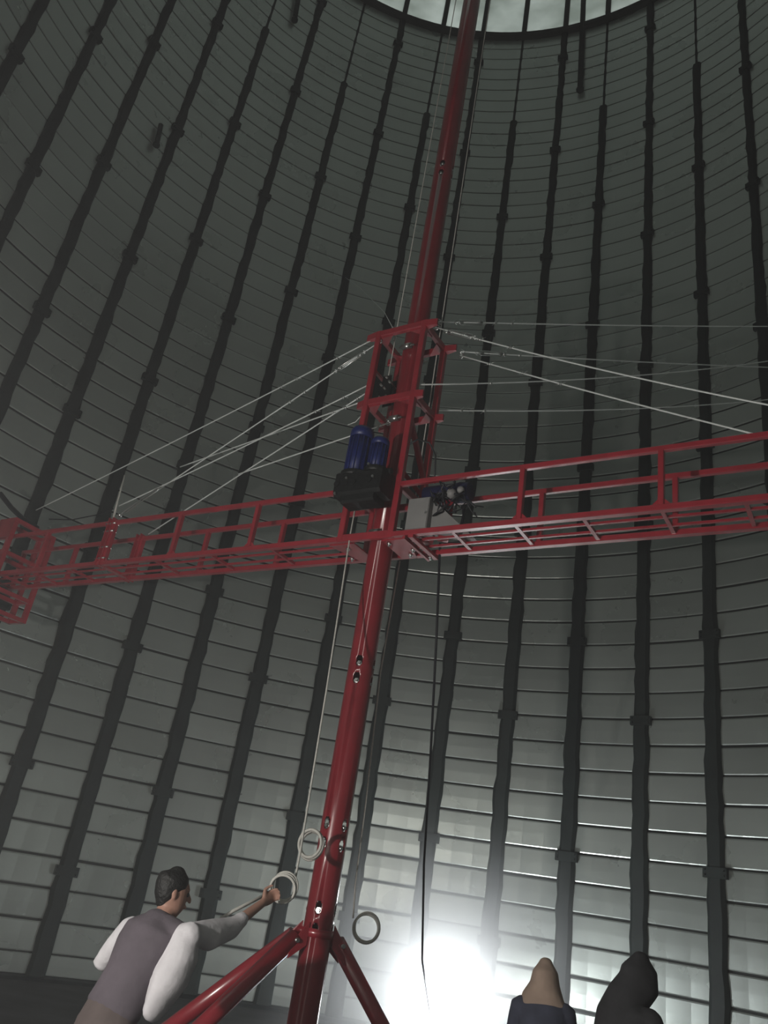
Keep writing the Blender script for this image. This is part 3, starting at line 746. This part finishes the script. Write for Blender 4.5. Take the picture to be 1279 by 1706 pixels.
def eyes(c, fwd, up, parent):
    f, u = V(fwd).normalized(), V(up).normalized(); s = f.cross(u).normalized(); u = s.cross(f).normalized()
    for k in (-1, 1):
        mb = MB(); mb.ball(V(c) + s * .030 * k + f * .076 + u * .010, .012, 12, 8); mb.build('eye', M['hair'], parent)
def hair(c, fwd, up, parent, mt, full=1.0):
    f, u = V(fwd).normalized(), V(up).normalized(); s = f.cross(u).normalized(); u = s.cross(f).normalized(); g = lambda a, b, e: V(c) + s * a + f * b + u * e
    mb = MB(); loft(mb, [(g(0, -.055, -.055), .052, .036, s), (g(0, -.046, -.02), .074, .066, s), (g(0, -.038, .03), .086, .086, s), (g(0, -.016, .07), .084, .100, s), (g(0, -.008, .105), .064, .080, s), (g(0, -.008, .124), .036, .050, s)], 18)
    return fuse(mb, 'hair', mt, parent, .010, 5)

def person(J, label, look, mats, legs=True):
    """J: joints in world space"""
    root = empty('person', (J['hip'].x, J['hip'].y, 0)); tag(root, label, 'person')
    up = (J['neck'] - J['hip']).normalized(); across = (J['shR'] - J['shL']).normalized()
    ms, mb = MB(), MB()
    g = head(mb, J['head'], look, (J['head'] - J['neck']).normalized() + V((0, 0, 1)))
    limb(mb, [J['neck'] - up * .05, J['head'] - V((0, 0, .05))], [.062, .054], across)
    def torso(k, hem):
        pts = [(J['hip'] + up * hem, .155 * k, .115 * k, across), (J['hip'] + up * .10, .150 * k, .110 * k, across), (J['hip'].lerp(J['neck'], .45), .140 * k, .105 * k, across), (J['hip'].lerp(J['neck'], .72), .165 * k, .118 * k, across), (J['hip'].lerp(J['neck'], .90), .165 * k, .100 * k, across), (J['neck'] + up * .0, .090 * k, .070 * k, across)]
        return pts
    loft(mb, torso(.92, .0), 20)
    for S in 'LR':
        limb(mb, [J['sh'+S], J['el'+S], J['wr'+S]], [.050, .038, .026], up)
        d = J['wr'+S] - J['el'+S]; side = J.get('thumb'+S, V((0, 0, 1))); side = (side - d.normalized() * side.dot(d.normalized())).normalized()
        n = J.get('palm'+S, d.cross(side)); hand(mb, J['wr'+S], d, n, side, J.get('curl'+S, .7))
        limb(mb, [J['hip'] + across * (.085 if S == 'R' else -.085), J['kn'+S], J['an'+S]], [.080, .055, .038], across)
        f = V(look); f.z = 0; f.normalize()
        f = V(J['face']).normalized(); limb(mb, [J['an'+S] - V((0, 0, .03)), J['an'+S] + f * .12 - V((0, 0, .05))], [.036, .028], across)
    fuse(mb, 'body', mats['skin'], root, .0075, 4)
    eyes(J['head'], look, (0, 0, 1), root)
    # shirt or jacket: torso and sleeves
    mb = MB(); loft(mb, torso(1.03, J.get('hem', -.12)), 20)
    for S in 'LR':
        full = mats.get('sleeve', 1.0); e, w_, s_ = J['el'+S], J['wr'+S], J['sh'+S]
        limb(mb, [s_ + (J['neck'] - s_) * .25, s_, s_.lerp(e, .55), e, e.lerp(w_, .15 if full < 1 else .88)], [.055, .068, .066, .056, .048 if full < 1 else .040], up)
    if mats.get('drape'):                   # loose side of the shirt hanging below the raised arm
        f = V(J['face'])
        loft(mb, [(J['shR'] + up * .0, .07, .07, across), (J['shR'] - up * .10 + across * .02 + f * .02, .095, .10, across), (J['shR'] - up * .22 + across * .02 + f * .02, .095, .11, across),
                  (J['shR'] - up * .33 + across * .005 + f * .03, .065, .09, across), (J['shR'] - up * .40 + f * .03, .045, .07, across)], 14)
        loft(mb, [(J['shR'] + across * .02, .075, .08, f), (J['shR'].lerp(J['elR'], .5) - V((0, 0, .03)), .075, .085, f), (J['elR'] - V((0, 0, .015)), .055, .06, f), (J['elR'].lerp(J['wrR'], .35), .042, .045, f)], 14)
    fuse(mb, mats['topname'], mats['top'], root, .011, 8)
    if 'vest' in mats:
        mb = MB(); loft(mb, torso(1.13, .07), 20)
        for S in 'LR': limb(mb, [J['neck'].lerp(J['sh'+S], .3), J['neck'].lerp(J['sh'+S], .82)], [.062, .058], up)
        fuse(mb, 'vest', mats['vest'], root, .011, 8)
    mb = MB(); loft(mb, [(J['hip'] - up * .10, .168, .130, across), (J['hip'], .168, .130, across), (J['hip'] + up * (.08 if J['hem'] < 0 else .13), .158, .122, across)], 18)
    for S in 'LR': limb(mb, [J['hip'] + across * (.085 if S == 'R' else -.085), J['kn'+S], J['an'+S] + V((0, 0, .03))], [.098, .074, .060], across)
    fuse(mb, 'trousers', mats['trouser'], root, .012, 8)
    f = V(J['face']).normalized()
    for S in 'LR':
        mb = MB(); a = J['an'+S]; limb(mb, [V((a.x, a.y, .13)), V((a.x, a.y, .06))], [.052, .050], across)
        limb(mb, [V((a.x, a.y, .045)) - f * .04, V((a.x, a.y, .042)) + f * .15], [.044, .038], across); fuse(mb, 'boot', M['boot'], root, .010, 4)
    return root, g

# 1: the man at left, back to us, looking right, right arm up to the rope coil
hd = V((-.845, 5.30, 1.60)); face = V((.62, 1, 0)).normalized(); rt = V((face.y, -face.x, 0))
nk = V((-.885, 5.24, 1.455)); hip = V((-1.01, 5.15, .95))
J = dict(head=hd, neck=nk, hip=hip, face=face,
         shR=nk + rt * .185 + V((.03, 0, -.045)), shL=nk - rt * .19 + V((0, 0, -.065)),
         elR=V((-.49, 5.46, 1.475)), wrR=V((-.345, 5.68, 1.625)),
         elL=V((-1.17, 5.42, 1.19)), wrL=V((-.93, 5.62, 1.24)),
         knR=V((-.90, 5.28, .50)), anR=V((-.90, 5.20, .08)), knL=V((-1.13, 5.28, .50)), anL=V((-1.14, 5.10, .08)),
         thumbR=V((-.3, 0, 1)), curlR=.8, thumbL=V((0, 0, 1)), curlL=1.0, hem=.03)
look = V((.93, .42, -.02))
pr, g = person(J, 'person in mauve-grey vest over white shirt, back turned, reaching up to the rope coil', look,
               dict(skin=M['skin'], top=M['shirt'], topname='shirt', vest=M['vest'], trouser=M['trouser'], sleeve=.5, drape=True))
hair(hd, look, (0, 0, 1), pr, M['hair'])
rope([J['wrL'] + V((.03, .03, .02)), V((-.70, 5.60, 1.40)), V((-.52, 5.66, 1.55)), coil1 + V((-.07, 0, -.03))], .011, 'rope_tail', 'taut pale rope end running from the lower hand up to the held coil')

def standing(x, y, ht, face, lean=.0, spread=.18):
    f = V(face).normalized(); r = V((f.y, -f.x, 0)); b = V((x, y, 0)); k = ht / 1.65
    hip = b + V((0, 0, .86 * k)) - f * lean * .4; nk = b + V((0, 0, 1.36 * k - lean * .25)) + f * lean; hd = nk + V((0, 0, .13 * k)) + f * (.05 + lean * .25)
    return dict(head=hd, neck=nk, hip=hip, face=f, shR=nk + r * spread + V((0, 0, -.06)), shL=nk - r * spread + V((0, 0, -.06)),
                elR=nk + r * (spread + .04) + f * .12 + V((0, 0, -.32)), elL=nk - r * (spread + .04) + f * .12 + V((0, 0, -.32)),
                wrR=nk + r * .10 + f * .32 + V((0, 0, -.30)), wrL=nk - r * .10 + f * .32 + V((0, 0, -.30)),
                knR=b + r * .10 + f * .05 + V((0, 0, .46 * k)), knL=b - r * .10 + f * .05 + V((0, 0, .46 * k)),
                anR=b + r * .11 + V((0, 0, .08)), anL=b - r * .11 + V((0, 0, .08)), hem=-.12)
# 2: worker right of the lamp, back turned, tan cloth over head and shoulders hanging down the back of a navy jacket
Y2 = 6.6; p2 = aty(906, 1640, Y2); J2 = standing(p2.x, Y2, 1.58, (.3, 1, 0), .05, .165)
look2 = V((.3, 1, -.15))
w2, g = person(J2, 'person with tan cloth over head and navy jacket just right of the lamp', look2,
               dict(skin=M['skin'], top=M['navy'], topname='jacket', trouser=M['charcoal']))
def at2(x, y, dy=0): return aty(x, y, Y2 + dy)
mb = MB(); hx = J2['head']; rr2 = V((1, -.3, 0))
loft(mb, [(hx + V((0, 0, .10)), .055, .07, rr2), (hx + V((0, 0, .05)), .092, .115, rr2), (hx + V((0, -.01, -.03)), .108, .125, rr2), (hx + V((-.015, -.03, -.11)), .150, .125, rr2),
          (hx + V((-.02, -.06, -.19)), .175, .11, rr2), (hx + V((-.01, -.10, -.27)), .120, .06, rr2), (hx + V((0, -.12, -.38)), .075, .035, rr2), (hx + V((.005, -.13, -.52)), .06, .03, rr2)], 20)
fuse(mb, 'head_cloth', M['tan'], w2, .010, 6)
# 3: dark hooded figure further right, side on and stooping
Y3 = 5.6; p3 = aty(1040, 1650, Y3); J3 = standing(p3.x - .02, Y3, 1.74, (1, .6, 0), .09, .15)
w3, g = person(J3, 'stooping person in charcoal hooded jacket, side on, right of the tan cloth', V((.3, 1, -.35)),
               dict(skin=M['skin'], top=M['charcoal'], topname='jacket', trouser=M['charcoal']))
mb = MB(); hx = J3['head']; rr3 = V((.35, -1, 0))
loft(mb, [(hx + V((.01, 0, .12)), .05, .06, rr3), (hx + V((.0, 0, .06)), .10, .115, rr3), (hx + V((.0, 0, -.02)), .12, .130, rr3), (hx + V((-.07, 0, -.11)), .13, .125, rr3), (hx + V((-.11, 0, -.22)), .17, .135, rr3), (hx + V((-.14, 0, -.36)), .17, .125, rr3)], 20)
fuse(mb, 'hood', M['charcoal'], w3, .010, 6)
